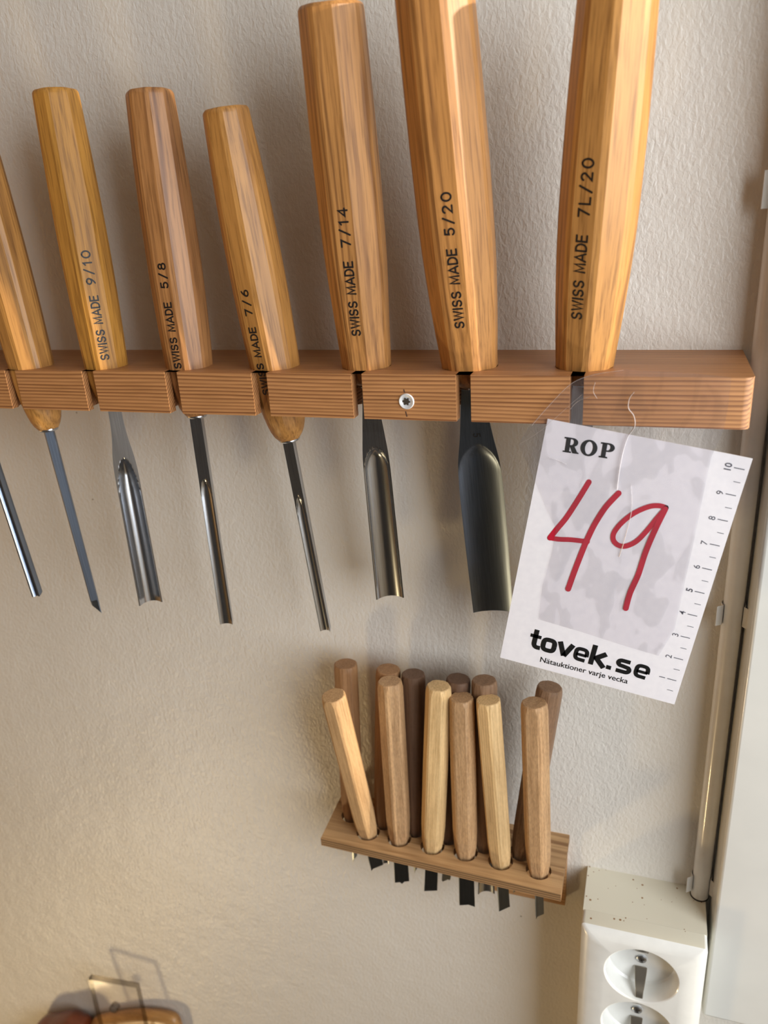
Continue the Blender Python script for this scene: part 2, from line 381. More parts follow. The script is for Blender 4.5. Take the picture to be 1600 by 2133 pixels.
# ------------------------------------------------------------------ carving tools
def octa(r, cut=0.16, phase=0.0, n=8):
    """octagon with eased corners; r is the distance to a flat"""
    R0 = r / math.cos(math.pi / n); out = []
    for k in range(n):
        a = phase + math.pi / n + 2 * math.pi * k / n
        p = Vector((math.sin(a), -math.cos(a))) * R0
        for sgn in (-1, 1):
            a2 = a + sgn * 2 * math.pi / n; q = Vector((math.sin(a2), -math.cos(a2))) * R0
            out.append(p.lerp(q, cut))
        # small mid point keeps the eased corner round
    return out
def make_handle(t, tab, mat, rot, parent, up_off, ferrule_r=.0052):
    """octagonal handle in the tool's frame; returns object and radius function"""
    L = t['Lh']; top = up_off
    zs = [0, .0035, .009, .018] + [.03 + .0385 * i for i in range(23)] + [.90, .925, .95, .97, .985, .995, 1.0]
    rf = lambda s: max(0.001, catmull(tab, s))
    rings = []
    for s in sorted(set(zs)):
        r_ = rf(s)
        rings.append([(p.x, p.y, top - s * L) for p in octa(r_, .13 if s < .93 else .13 + (s - .93) * 3, rot)])
    bm = bmesh.new(); loft(bm, rings)
    # domed top
    return mesh_obj('handle', bm, mat, parent, smooth=22), rf
SF = {  # single-line capitals, box of height 1: (width, strokes)
 'S': (.60, [arc(.30, .745, .25, .235, 20, 270, 16) + arc(.30, .255, .27, .235, 90, -160, 16)]),
 'W': (.86, [[(0, 1), (.22, 0), (.43, .95), (.64, 0), (.86, 1)]]), 'I': (.02, [[(.01, 0), (.01, 1)]]),
 'M': (.74, [[(0, 0), (.05, 1), (.37, .12), (.69, 1), (.74, 0)]]), 'A': (.70, [[(0, 0), (.35, 1), (.70, 0)], [(.12, .30), (.58, .30)]]),
 'D': (.60, [[(0, 0), (0, 1), (.22, 1)] + arc(.22, .5, .38, .5, 90, -90, 16)[1:] + [(0, 0)]]), 'E': (.52, [[(.52, 1), (0, 1), (0, 0), (.52, 0)], [(0, .52), (.46, .52)]]),
 'L': (.50, [[(0, 1), (0, 0), (.50, 0)]]), '/': (.46, [[(0, -.08), (.46, 1.08)]]), ' ': (.34, []),
 '1': (.30, [[(.02, .80), (.22, 1), (.22, 0)]]), '2': (.56, [arc(.28, .72, .26, .27, 165, -20, 14) + [(.02, 0), (.58, 0)]]),
 '0': (.64, [arc(.32, .5, .32, .5, 90, 450, 28)]), '4': (.60, [[(.46, 0), (.46, 1), (0, .30), (.62, .30)]]),
 '5': (.56, [[(.50, 1), (.10, 1), (.06, .58)] + arc(.27, .32, .27, .31, 125, -150, 18)]), '6': (.58, [arc(.29, .30, .27, .29, 90, 450, 22), [(.48, 1), (.30, .86), (.10, .60), (.03, .38)]]),
 '7': (.56, [[(0, 1), (.56, 1), (.18, 0)]]), '8': (.58, [arc(.29, .755, .23, .235, 90, 450, 20), arc(.29, .26, .28, .265, 90, 450, 22)]),
 '9': (.58, [arc(.29, .70, .27, .29, 90, 450, 22), [(.10, 0), (.28, .14), (.48, .40), (.55, .62)]]),
}
def stamp(h, rf, t, Mroot, rot, rows, body, cap, sub, gap=.24):
    """lettering that follows the facet, reading upwards between two rows of the photograph"""
    L = t['Lh']; top = t['h']; out = Vector((math.sin(rot), -math.cos(rot), 0)); side = Vector((math.cos(rot), math.sin(rot), 0))
    def surf(s, u): return out * (rf(s) + .00009) + side * u + Vector((0, 0, top - s * L))
    def s_row(row):
        lo, hi = 0.0, 1.0
        for _ in range(40):
            m_ = (lo + hi) / 2
            if proj(Mroot @ surf(m_, 0))[1] < row: lo = m_
            else: hi = m_
        return lo
    s_hi, s_lo = s_row(rows[0]), s_row(rows[1])
    wd = sum(SF[c][0] for c in body) + gap * (len(body) - 1); k = (s_hi - s_lo) / wd; ky = cap; kx = abs(k) * L
    bm = bmesh.new(); x = 0
    for c in body:
        for st_ in SF[c][1]:
            # strokes are laid out in metres so that their width is even
            stroke(bm, [((x + a) * kx, b * ky) for a, b in st_], .00072, lambda p, q: surf(s_lo + p / kx * k, -(q - ky / 2)), cap_lift=out * .00001)
        x += SF[c][0] + gap
    return mesh_obj(sub, bm, M_ink, h, recalc=False)

def make_gouge_blade(z0, z1, wtab, ch0, ch_w, depth, thick, mat_in, mat_out, parent, yaw=0, cut_slant=0, flip=0.0, label=None, ramp_len=.10):
    """blade from z0 (under the handle) down to z1; a channel ground into its near face from fraction ch0 on"""
    nz, nu = 130, 36; L = z0 - z1
    bm = bmesh.new(); front = []; back = []
    cr, sr = math.cos(yaw), math.sin(yaw)
    for i in range(nz + 1):
        s = i / nz; wd = catmull(wtab, s); z = z0 - s * L
        rowf, rowb = [], []
        tt = interp(thick, s)
        cw = wd * ch_w / 2
        q = min(1, max(0, (s - ch0) / ramp_len)) if ch0 < 1 else 0
        dep = depth * math.sqrt(max(0, 1 - (1 - q) ** 2)) if q > 0 else 0
        Rr = (cw * cw + depth * depth) / (2 * depth) if depth > 0 else 1
        for j in range(nu + 1):
            u = -1 + 2 * j / nu; x = u * wd / 2
            d = 0.0
            cwq = cw * (math.sqrt(max(0, 1 - (1 - q) ** 2)) if q > 0 else 0)
            if cwq > 1e-5 and abs(x) < cwq:
                d = depth * (1 - (x / cwq) ** 2) ** .8 * min(1, q * 2.5) ** .5
            bulge = tt + (d if depth > tt * .5 else 0) * (1 - .15 * abs(u))
            zz = z - (cut_slant * (x) if i == nz else 0)
            yf, yb = -tt / 2 + d, max(-tt / 2 + d + tt * .5, tt / 2 * math.sqrt(max(0, 1 - (abs(u) ** 6))) + (d * .9 if depth > tt * .5 else 0))
            if i == nz: yb = yf + .00025
            if i == nz - 1: yb = yf + (yb - yf) * .7
            def P(x_, y_): return (x_ * cr - y_ * sr, x_ * sr + y_ * cr, zz)
            rowf.append(P(x, yf)); rowb.append(P(x * .98, yb))
        front.append(rowf); back.append(rowb)
    rings = [f + b[::-1] for f, b in zip(front, back)]
    loft(bm, rings)
    me_o = mesh_obj('blade', bm, [mat_out, mat_in], parent, smooth=28, label=label)
    return me_o
def rod_blade(z0, z1, w0, w1, t0, t1, mat, parent, yaw=0, tip=0.0, label=None, point=None):
    """rectangular bar, with a skewed or pointed cutting end"""
    bm = bmesh.new(); rings = []
    n = 24; c, s_ = math.cos(yaw), math.sin(yaw)
    for i in range(n + 1):
        s = i / n; z = z0 + (z1 - z0) * s; a = w0 + (w1 - w0) * s; b = t0 + (t1 - t0) * s; e = min(a, b) * .12
        pts = [(-a/2+e, -b/2), (0, -b/2), (a/2-e, -b/2), (a/2, -b/2+e), (a/2, b/2-e), (a/2-e, b/2), (0, b/2), (-a/2+e, b/2), (-a/2, b/2-e), (-a/2, -b/2+e)]
        rg = []
        for x, y in pts:
            zz = z
            if i == n:
                if point: zz = z1 + abs(x) / (a / 2) * point
                else: zz = z1 + (x / (a / 2)) * tip * .5 + abs(tip) * .5
                y = y * .12
            if i == n - 1: zz = max(zz, z1 + max(abs(tip), point or 0) + .003); 
            rg.append((x * c - y * s_, x * s_ + y * c, zz))
        rings.append(rg)
    loft(bm, rings)
    return mesh_obj('blade', bm, mat, parent, smooth=20, label=label)
def ferrule(z, r, parent):
    bm = bmesh.new(); n = 24
    rg = lambda rr, zz: [(rr * math.cos(2 * math.pi * i / n), rr * math.sin(2 * math.pi * i / n), zz) for i in range(n)]
    loft(bm, [rg(r * .93, z + .0010), rg(r, z + .0004), rg(r, z - .0005), rg(r * .86, z - .0012)])
    return mesh_obj('ferrule', bm, M_steel, parent, smooth=30, label='bright steel ferrule')

# widths are full widths: top, middle, at the rail
SPEC = {
 'far':  dict(w=(.0198, .0228, .0200), rot=-.1, wood=(lin(192, 142, 78), lin(112, 70, 30)), st=0.6),
 'skew': dict(w=(.0198, .0226, .0196), rot=-.15, wood=(lin(196, 146, 82), lin(116, 74, 34)), st=0.6),
 '9/10': dict(w=(.0198, .0224, .0196), rot=0.0, wood=(lin(200, 148, 70), lin(122, 78, 32)), st=.55, num=(523, 592), sm=(617, 749), cap=.0036, lab='9/10'),
 '5/8':  dict(w=(.0198, .0232, .0200), rot=-.52, wood=(lin(186, 136, 88), lin(104, 62, 34)), st=.75, num=(549, 600), sm=(631, 767), cap=.0034, lab='5/8'),
 '7/6':  dict(w=(.0188, .0234, .0206), rot=-.62, wood=(lin(192, 142, 80), lin(118, 72, 34)), st=.6, num=(605, 657), sm=(683, 822), cap=.0034, lab='7/6'),
 '7/14': dict(w=(.0236, .0254, .0212), rot=-.27, wood=(lin(202, 150, 92), lin(110, 66, 34)), st=.7, num=(435, 514), sm=(546, 699), cap=.0036, lab='7/14'),
 '5/20': dict(w=(.0268, .0288, .0232), rot=-.20, wood=(lin(204, 150, 90), lin(98, 54, 30)), st=.85, num=(402, 490), sm=(520, 683), cap=.0036, lab='5/20'),
 '7L/20': dict(w=(.0250, .0280, .0226), rot=-.36, wood=(lin(204, 154, 92), lin(112, 70, 40)), st=.8, num=(331, 451), sm=(491, 664), cap=.0040, lab='7L/20'),
}
LABEL = {
 'far': 'slim grooved blade at the far left, its handle cut off by the picture edge',
 'skew': 'narrow skew chisel with unmarked golden handle, leftmost handle on the rail',
 '9/10': 'gouge stamped 9/10, golden handle, deep wide shiny channel in its blade',
 '5/8': 'gouge stamped 5/8, brownish handle, slim blade with a shallow channel',
 '7/6': 'gouge stamped 7/6, handle end hanging below the rail, very narrow blade',
 '7/14': 'large gouge stamped 7/14, thick handle left of the rail screw, square-ended channelled blade',
 '5/20': 'large gouge stamped 5/20, right of the rail screw, widest dark blade beside the sign',
 '7L/20': 'large gouge stamped 7L/20, thick handle leaning right, blade hidden behind the sign',
}
BLADE = {  # width at: shank, before the channel, end (m); channel start fraction, channel share, depth, thickness, yaw
 '9/10': dict(w=[(0, .0062), (.12, .0072), (.27, .0112), (.45, .0118), (1, .0124)], ch0=.245, cw=.86, dep=.0046, th=[(0, .0042), (.25, .0040), (1, .0026)], yaw=-.07),
 '5/8':  dict(w=[(0, .0058), (.25, .0061), (.6, .0064), (1, .0070)], ch0=.285, cw=.92, dep=.0013, th=[(0, .0050), (.4, .0042), (1, .0030)], yaw=-.42),
 '7/6':  dict(w=[(0, .0052), (.3, .0053), (.6, .0054), (1, .0056)], ch0=.275, cw=.90, dep=.0016, th=[(0, .0048), (.4, .0044), (1, .0032)], yaw=-.45),
 '7/14': dict(w=[(0, .0055), (.08, .0072), (.2, .0100), (.32, .0124), (.5, .0132), (1, .0144)], ch0=.275, cw=.90, dep=.0030, th=[(0, .0050), (.2, .0034), (1, .0020)], yaw=-.05),
 '5/20': dict(w=[(0, .0085), (.08, .0110), (.2, .0148), (.32, .0192), (.5, .0206), (1, .0202)], ch0=.235, cw=.97, dep=.0019, th=[(0, .0050), (.2, .0034), (1, .0018)], yaw=-.12),
 '7L/20': dict(w=[(0, .0080), (.08, .0095), (.2, .0120), (.35, .0160), (1, .0180)], ch0=.27, cw=.94, dep=.0030, th=[(0, .0050), (.2, .0034), (1, .0018)], yaw=.1),
}
for idx, (k, t) in enumerate(TOOLS.items()):
    sp = SPEC[k]; M = frame_at(t['A'], t['up'])
    big = k in ('7/14', '5/20', '7L/20')
    nm = 'chisel' if k == 'skew' else 'gouge'
    root = thing(nm, LABEL[k], 'chisel' if k == 'skew' else 'gouge', M, 'carving tools hanging in the larch rail')
    a, b, c = (v / 2 for v in sp['w'])
    e = .965 if big else .93
    sA = t['h'] / t['Lh']
    if big: tab = [(0, a * .90), (.006, a * .975), (.02, a), (.25, a + (b - a) * .72), (.46, b), (.62, b * .985), (.80, b * .90), (sA - .02, c), (sA + .012, c * .985), (sA + .04, c * .80), (1, c * .50)]
    else: tab = [(0, a * .90), (.006, a * .975), (.02, a), (.25, a + (b - a) * .72), (.46, b), (.62, b * .99), (.80, b * .93), (.885, c), (.94, c * .86), (.965, c * .78), (.985, c * .66), (1, c * .50)]
    mt = wood_mat('ash_handle_' + 'abcdefgh'[idx], tuple(v * q for v, q in zip(sp['wood'][0], (.86, .80, .68))), tuple(v * q for v, q in zip(sp['wood'][1], (.85, .78, .70))), off=(idx * .37, idx * .21, idx * .5), ring=80 + 14 * (idx % 3), streak=sp['st'], rough=.50, coat=.12, ldis=7, lo=.55, hi=.97, pore=.62, fine=1100)
    h, rf = make_handle(t, tab, mt, sp['rot'], root, t['h'])
    if 'lab' in sp:
        stamp(h, rf, t, M, sp['rot'], sp['num'], sp['lab'], sp['cap'], 'size_stamp', gap=.42)
        stamp(h, rf, t, M, sp['rot'], sp['sm'], 'SWISS MADE', sp['cap'], 'maker_stamp')
    zh = t['h'] - t['Lh']; zt = t['h'] - t['Lt']
    ferrule(zh, rf(1.0) * (1.0 if not big else 1.05), root)
    if k in BLADE:
        B = BLADE[k]
        make_gouge_blade(zh, zt, B['w'], B['ch0'], B['cw'], B['dep'], B['th'], M_steel, M_flat if k == '5/20' else M_steel, root, B['yaw'], ramp_len={'9/10': .20, '5/8': .09, '7/6': .12, '7/14': .09}.get(k, .11))
        if k == '5/20':
            bm = bmesh.new(); q = Matrix.Rotation(B['yaw'], 3, 'Z'); zc = zh - .185 * (zh - zt)
            for st_ in SF['5'][1]: stroke(bm, [(a * .0030, b * .0030) for a, b in st_], .0004, lambda p, r_: q @ Vector((-.0012 + r_, -.00205, zc - p)), cap_lift=Vector((0, -.00002, 0)))
            mesh_obj('number_stamp', bm, M_ink, [c_ for c_ in root.children if c_.name.startswith('blade')][0], recalc=False)
    elif k == 'far':
        make_gouge_blade(zh, zt, [(0, .0044), (.3, .0046), (1, .0052)], .22, .62, .0014, [(0, .0050), (1, .0042)], M_flat, M_flat, root, -.75)
    else:
        rod_blade(zh, zt, .0050, .0040, .0046, .0034, M_flat, root, yaw=-.13, tip=-.006)

# ------------------------------------------------------------------ plywood tray with the small tools
TZ = Z0 - 0.350; TT = 0.0052
tray = thing('tool_tray', 'small plywood tray on the wall holding the short wooden-handled tools', 'tool rack', Matrix.Translation((-0.10, 0, TZ)))
DF = [((694, 1448), (767, 1733), -.020, .0136), ((812, 1418), (832, 1746), 0, .0136), ((914, 1428), (901, 1762), 0, .0134), ((961, 1452), (970, 1775), 0, .0134), ((1017, 1457), (1043, 1793), 0, .0134), ((1113, 1463), (1122, 1812), 0, .0136)]
DB = [((720, 1382), (735, 1697), 0, .0134), ((809, 1393), (803, 1712), 0, .0134), ((861, 1403), (865, 1727), 0, .0130), ((955, 1413), (935, 1742), 0, .0130), ((1009, 1416), (1012, 1760), 0, .0132), ((1146, 1430), (1087, 1775), 0, .0130)]
bases = [atz(*b, TZ) for a, b, dy, wd in DF + DB]
circ = lambda x, y, r, n=20: [(x + r * math.cos(2 * math.pi * i / n), y + r * math.sin(2 * math.pi * i / n)) for i in range(n)]
bm = bmesh.new()
holed_plate(bm, [(-.1702 + .1, 0), (-.0283 + .1, 0), (-.0283 + .1, -.0440), (-.1690 + .1, -.0400)], [circ(p.x + .1, p.y, .0070) for p in bases], -TT, 0)
bmesh.ops.recalc_face_normals(bm, faces=bm.faces[:])
for f in bm.faces: f.material_index = 0 if abs(f.normal.z) > .5 else 1
mesh_obj('shelf_board', bm, [M_plytop, M_plyedge], tray, smooth=30)
bm = bmesh.new(); zb = at(1177, 1873, -.001).z - TZ
box(bm, -.0780 + .1, -.0290 + .1, -.007, 0, zb + .0012, -TT - .00005)
mesh_obj('back_batten', bm, M_batten, tray, bevel=.0004)
def dowel_handle(bm, L, wd, phase, flat=.90, nf=8):
    rings = []
    for s, k in ((-.012, .50), (-.006, .66), (0, .80), (.006, .92), (.016, .99), (.04, 1.0), (L * .5, 1.01), (L - .004, .99), (L - .0012, .97), (L - .0003, .93), (L, .86)):
        o_ = octa(wd / 2 * k, .11 if s < L - .002 else .20, phase, nf)
        rings.append([(p.x, p.y * flat + 0, s) for p in o_])
    loft(bm, rings)
WOODS = {'pale': (lin(200, 162, 116), lin(166, 124, 82)), 'blond': (lin(224, 190, 138), lin(186, 146, 96)), 'tan': (lin(198, 160, 118), lin(156, 116, 78)),
         'brown': (lin(160, 120, 82), lin(116, 80, 50)), 'dark': (lin(112, 84, 64), lin(80, 56, 42)), 'grey': (lin(152, 120, 92), lin(114, 86, 64))}
DW = [('pale', 'pale short-handled tool leaning left, leftmost in the front row of the tray'),
      ('tan', 'light brown short-handled tool standing second from the left in the front row of the tray'),
      ('blond', 'honey-coloured short-handled tool with rounded top, third from the left in the front row'),
      ('tan', 'tan short-handled tool fourth from the left in the front row, above the widest blade'),
      ('blond', 'palest short-handled tool with diagonal grain lines, fifth from the left in the front row'),
      ('tan', 'speckled short-handled tool rightmost in the front row of the tray'),
      ('brown', 'brown short-handled tool leftmost in the back row, tallest in the tray'),
      ('brown', 'brown short-handled tool second in the back row, mostly hidden behind a lighter one'),
      ('dark', 'darkest brown short-handled tool third from the left in the back row'),
      ('dark', 'dark short-handled tool fourth from the left in the back row, showing only its top'),
      ('grey', 'brown short-handled tool with a cracked pale end, fifth in the back row'),
      ('grey', 'greyish-brown short-handled tool leaning right, rightmost in the back row')]
# blade below the shelf: kind, width, tip row
DBL = [('skew', .0080, 1809, .008), ('point', .0088, 1841, .005), ('skew', .0078, 1857, .0012), ('skew', .0092, 1890, -.0050), ('skew', .0066, 1896, .0018), ('skew', .0050, 1911, .0085),
       ('skew', .0040, 1791, .006), ('hollow', .0052, 1799, 0), ('skew', .0030, 1815, .004), ('skew', .0058, 1837, -.005), ('hollow', .0100, 1860, 0), ('skew', .0030, 1858, .003)]
for i, ((top, base, dy, wd), (wk, lab), (bk, bw, row, sl)) in enumerate(zip(DF + DB, DW, DBL)):
    A = atz(*base, TZ); T = at(*top, A.y + dy if i != 0 else A.y - .018); up = (T - A).normalized(); L = (T - A).length
    Mx = frame_at(A, up)
    root = thing('carving_tool', lab, 'carving tool', Mx, 'short-handled tools in the plywood tray')
    mt = wood_mat('dowel_' + 'abcdefghijkl'[i], *WOODS[wk], off=(i * .31, i * .17, i * .23), ring=(230 if i == 4 else 60), fine=1100, streak=(.45 if i == 4 else .25), rough=.55, coat=.05, spots=(.16 if i in (1, 3, 5, 11) else .07), ldis=(3 if i == 4 else 8))
    bm = bmesh.new(); dowel_handle(bm, L, wd * (.95 if i < 6 else 1), [.42, .12, -.16, -.20, .50, -.26, 0, .3, .1, .4, .2, .5][i], nf=6 if i < 6 else 8)
    mesh_obj('handle', bm, mt, root, smooth=20)
    lo, hi = 0, .2
    for _ in range(40):
        m_ = (lo + hi) / 2
        if proj(A - up * m_)[1] < row: lo = m_
        else: hi = m_
    yaw = [.1, .05, 0, .1, .25, .55, 1.0, .3, 1.1, .6, .1, 1.0][i]
    if bk == 'skew': rod_blade(-.010, -lo, bw * .95, bw, .0022, .0012, M_blued, root, yaw=yaw, tip=sl)
    elif bk == 'point': rod_blade(-.010, -lo, bw * .95, bw, .0022, .0012, M_blued, root, yaw=yaw, point=sl)
    else: make_gouge_blade(-.010, -lo, [(0, bw * .6), (.5, bw * .9), (1, bw)], .2, .9, bw * .22, [(0, .003), (1, .0016)], M_steel, M_steel, root, yaw)

# ------------------------------------------------------------------ auction sign
SY = -.0566
cTL, cTR, cBR, cBL = at(1149, 875, SY), at(1573, 955, SY), at(1401, 1467, SY), at(1035, 1367, SY)
U = ((cTR - cTL) + (cBR - cBL)).normalized(); V = Vector((-U.z, 0, U.x)); 
if V.z < 0: V = -V
SW = ((cTR - cTL).length + (cBR - cBL).length) / 2; SH = ((cTL - cBL).length + (cTR - cBR).length) / 2
SO = (cTL + cTR + cBR + cBL) / 4
Ms = Matrix((U, Vector((0, 1, 0)), V)).transposed().to_4x4(); Ms.translation = SO
sign = thing('sign', 'white card sign with red handwritten 49 taped to the right end of the rail', 'sign', Ms)
Msi = Ms.inverted()
def paper():
    m, nt, b = new_mat('white_card')
    n = N(nt, 'ShaderNodeTexNoise', i_Scale=300.0, i_Detail=3.0); nt.links.new(coords(nt), n.inputs['Vector'])
    r_ = ramp(nt, n.outputs[0], [(0.3, lin(232, 230, 236)), (0.7, lin(238, 236, 241))])
    nt.links.new(r_.outputs[0], b.inputs['Base Color']); b.inputs['Roughness'].default_value = .55
    return m
def curl(x, z):   # the top right corner bends a little towards the viewer, the foot away from it
    a = max(0, (x / SW + z / SH) - .80); return -a * a * .012 - .0000
bm = bmesh.new(); nx, nz = 24, 34; g = []
for side in (0, 1):
    g.append([[bm.verts.new((-SW/2 + SW * i / nx, curl(-SW/2 + SW * i / nx, -SH/2 + SH * j / nz) + side * .0003, -SH/2 + SH * j / nz)) for i in range(nx + 1)] for j in range(nz + 1)])
for j in range(nz):
    for i in range(nx):
        bm.faces.new((g[0][j][i], g[0][j][i+1], g[0][j+1][i+1], g[0][j+1][i])); bm.faces.new((g[1][j][i], g[1][j+1][i], g[1][j+1][i+1], g[1][j][i+1]))
for j in range(nz):
    for i in (0, nx): bm.faces.new((g[0][j][i], g[1][j][i], g[1][j+1][i], g[0][j+1][i]))
for i in range(nx):
    for j in (0, nz): bm.faces.new((g[0][j][i], g[1][j][i], g[1][j][i+1], g[0][j][i+1]))
mesh_obj('card', bm, paper(), sign, smooth=30)
def sg(px, py, lift=.00008):          # photograph pixel -> point on the card, in the sign's own frame
    p = Msi @ at(px, py, SY); return Vector((p.x, curl(p.x, p.z) - lift, p.z))
def loc(x, z, lift=.00008): return Vector((x, curl(x, z) - lift, z))
# red handwriting
def smooth_pts(pts, k=6):
    out = []; n = len(pts)
    for i in range(n - 1):
        p0, p1, p2, p3 = (Vector(pts[max(0, min(n - 1, j))]) for j in (i - 1, i, i + 1, i + 2))
        for q in range(k):
            t = q / k; out.append(tuple(.5 * ((2 * p1) + (p2 - p0) * t + (2 * p0 - 5 * p1 + 4 * p2 - p3) * t * t + (3 * p1 - p0 - 3 * p2 + p3) * t ** 3)))
    out.append(tuple(pts[-1])); return out
bm = bmesh.new()
pls = [(lambda x, y, q=q: sg(x, y, .00012 + q * .00005)) for q in range(5)]
stroke(bm, smooth_pts([(1227, 1004), (1203, 1043), (1180, 1078), (1161, 1101), (1146, 1120)]), 11.5, pls[0])
stroke(bm, smooth_pts([(1146, 1120), (1165, 1123), (1190, 1124), (1224, 1128)]), 10, pls[1])
stroke(bm, smooth_pts([(1289, 1027), (1262, 1056), (1240, 1090), (1226, 1118), (1214, 1146), (1198, 1187), (1184, 1226)]), 12, pls[2])
stroke(bm, smooth_pts([(1388, 1057), (1373, 1053), (1352, 1055), (1322, 1068), (1297, 1087), (1280, 1108), (1278, 1124), (1288, 1135), (1304, 1137), (1326, 1127), (1347, 1106), (1368, 1080), (1388, 1057)]), 10.5, pls[3])
stroke(bm, smooth_pts([(1386, 1060), (1364, 1105), (1345, 1150), (1330, 1196), (1313, 1234), (1304, 1266)]), 12, pls[4])
mesh_obj('handwritten_number', bm, M_marker, sign, recalc=False, label='red handwritten 49')
# lettering in the card's frame
def flat_text(bm, body, p0, p1, bold=0.0, height=None, lift=.00010):
    """text whose baseline runs from pixel p0 to pixel p1"""
    a, b = sg(*p0), sg(*p1); d = (b - a); vs, fs, wd = text_geo(body, bold)
    k = d.length / wd; d = d.normalized(); up = Vector((-d.z, 0, d.x)); ky = k if height is None else height / .73
    vv = []
    for x, y in vs:
        q = a + d * (x * k) + up * (y * ky); vv.append(bm.verts.new(loc(q.x, q.z, lift)))
    for f in fs:
        try: bm.faces.new([vv[i] for i in f])
        except ValueError: pass
def glyph_frame(p0, p1, units):
    a, b = sg(*p0), sg(*p1); d = (b - a); k = d.length / units; d = d.normalized(); up = Vector((-d.z, 0, d.x))
    return lambda x, y: (lambda q: loc(q.x, q.z, .00010))(a + d * (x * k) + up * (y * k))
# ROP, heavy slab-serif capitals
bm = bmesh.new(); G = glyph_frame((1172, 941), (1279, 957), 3.18)
def quad(pts): bm.faces.new([bm.verts.new(G(x, y)) for x, y in pts])
def letter_RP(ox, leg):
    quad([(ox + .12, 0), (ox + .40, 0), (ox + .40, 1), (ox + .12, 1)])
    quad([(ox, 0), (ox + .54, 0), (ox + .50, .10), (ox, .10)]); quad([(ox, .90), (ox + .30, .90), (ox + .30, 1), (ox, 1)])
    o_ = [(ox + .36, 1.0)] + arc(ox + .52, .71, .36, .29, 90, -90, 14) + [(ox + .36, .42)]
    i_ = [(ox + .36, .90)] + arc(ox + .47, .71, .14, .19, 90, -90, 14) + [(ox + .36, .52)]
    for q in range(len(o_) - 1): quad([o_[q], o_[q + 1], i_[q + 1], i_[q]])
    if leg:
        quad([(ox + .38, .46), (ox + .68, .48), (ox + .90, .10), (ox + .58, .04)]); quad([(ox + .60, 0), (ox + 1.0, 0), (ox + 1.0, .08), (ox + .82, .13), (ox + .60, .09)])
letter_RP(0, True)
o_ = arc(1.57, .5, .52, .54, 0, 360, 32); i_ = arc(1.57, .5, .235, .42, 0, 360, 32)
for q in range(32): quad([o_[q], o_[q + 1], i_[q + 1], i_[q]])
letter_RP(2.24, False)
mesh_obj('serif_lettering', bm, M_print, sign, recalc=False, label='black ROP in heavy serif capitals')
# tovek.se, heavy squarish lower case; x height 1
bm = bmesh.new(); G2 = glyph_frame((1101, 1347), (1355, 1419), 7.48)
W = .30
def st(pts, wd=W): stroke(bm, pts, wd, G2, cap=False)
st([(.28, 1.36), (.28, .38)] + arc(.50, .38, .22, .26, 180, 270, 8)[1:] + [(.70, .13)]); st([(-.04, .88), (.64, .88)], .24)
def o_at(x): st(arc(x + .46, .5, .34, .38, 0, 360, 40, 3.2))
o_at(.72)
st([(1.80, 1.0), (2.19, .06)], .31); st([(2.60, 1.0), (2.19, .06)], .31); 
def e_at(x): st([(x + .16, .47), (x + .80, .47)], .20); st([(x + .80, .42)] + arc(x + .47, .5, .33, .38, 0, 270, 34, 3.2)[1:] + [(x + .76, .115)], .25)
e_at(2.72)
st([(3.86, 0), (3.86, 1.42)]); st([(4.62, 1.00), (4.02, .48)], .32); st([(4.02, .62), (4.66, .0)], .32)
st([(4.94, 0), (4.94, .28)], .29)
st([(x + .26, y) for x, y in [(5.82, .88), (5.42, .88)] + arc(5.36, .695, .21, .185, 90, 250, 10)[1:] + [(5.44, .51), (5.60, .49)] + arc(5.66, .31, .21, .19, 70, -90, 10)[1:] + [(5.12, .12)]], .27)
e_at(6.38)
mesh_obj('brand_lettering', bm, M_print, sign, recalc=False, label='black tovek.se in heavy rounded letters')
bm = bmesh.new(); flat_text(bm, 'Nätauktioner varje vecka', (1125, 1378), (1307, 1424), bold=.007)
mesh_obj('slogan_lettering', bm, M_print, sign, recalc=False)
# ruler along the right edge
bm = bmesh.new(); a10, a1 = sg(1551, 978), sg(1409, 1418); dv = (a1 - a10) / 9
rt = Vector((1, 0, 0))
for q in range(0, 20):
    p = a10 + dv * (q / 2); full = q % 2 == 0; ln = .0038 if full else .0025; wd_ = .00036 if full else .00026
    x1 = p.x; c4 = [(x1 - ln, p.z - wd_ / 2), (x1, p.z - wd_ / 2), (x1, p.z + wd_ / 2), (x1 - ln, p.z + wd_ / 2)]
    bm.faces.new([bm.verts.new(loc(x, z)) for x, z in c4])
    if full:
        s_ = str(10 - q // 2); vs, fs, wd2 = text_geo(s_, .02 if s_ in ('10', '5') else .002); k = .0036
        vv = [bm.verts.new(loc(x1 - ln - .0009 - y * k, p.z + (x - wd2 / 2) * k)) for x, y in vs]
        for f in fs:
            try: bm.faces.new([vv[i_] for i_ in f])
            except ValueError: pass
mesh_obj('ruler_marks', bm, M_grey, sign, recalc=False, label='grey centimetre scale numbered 1 to 10')

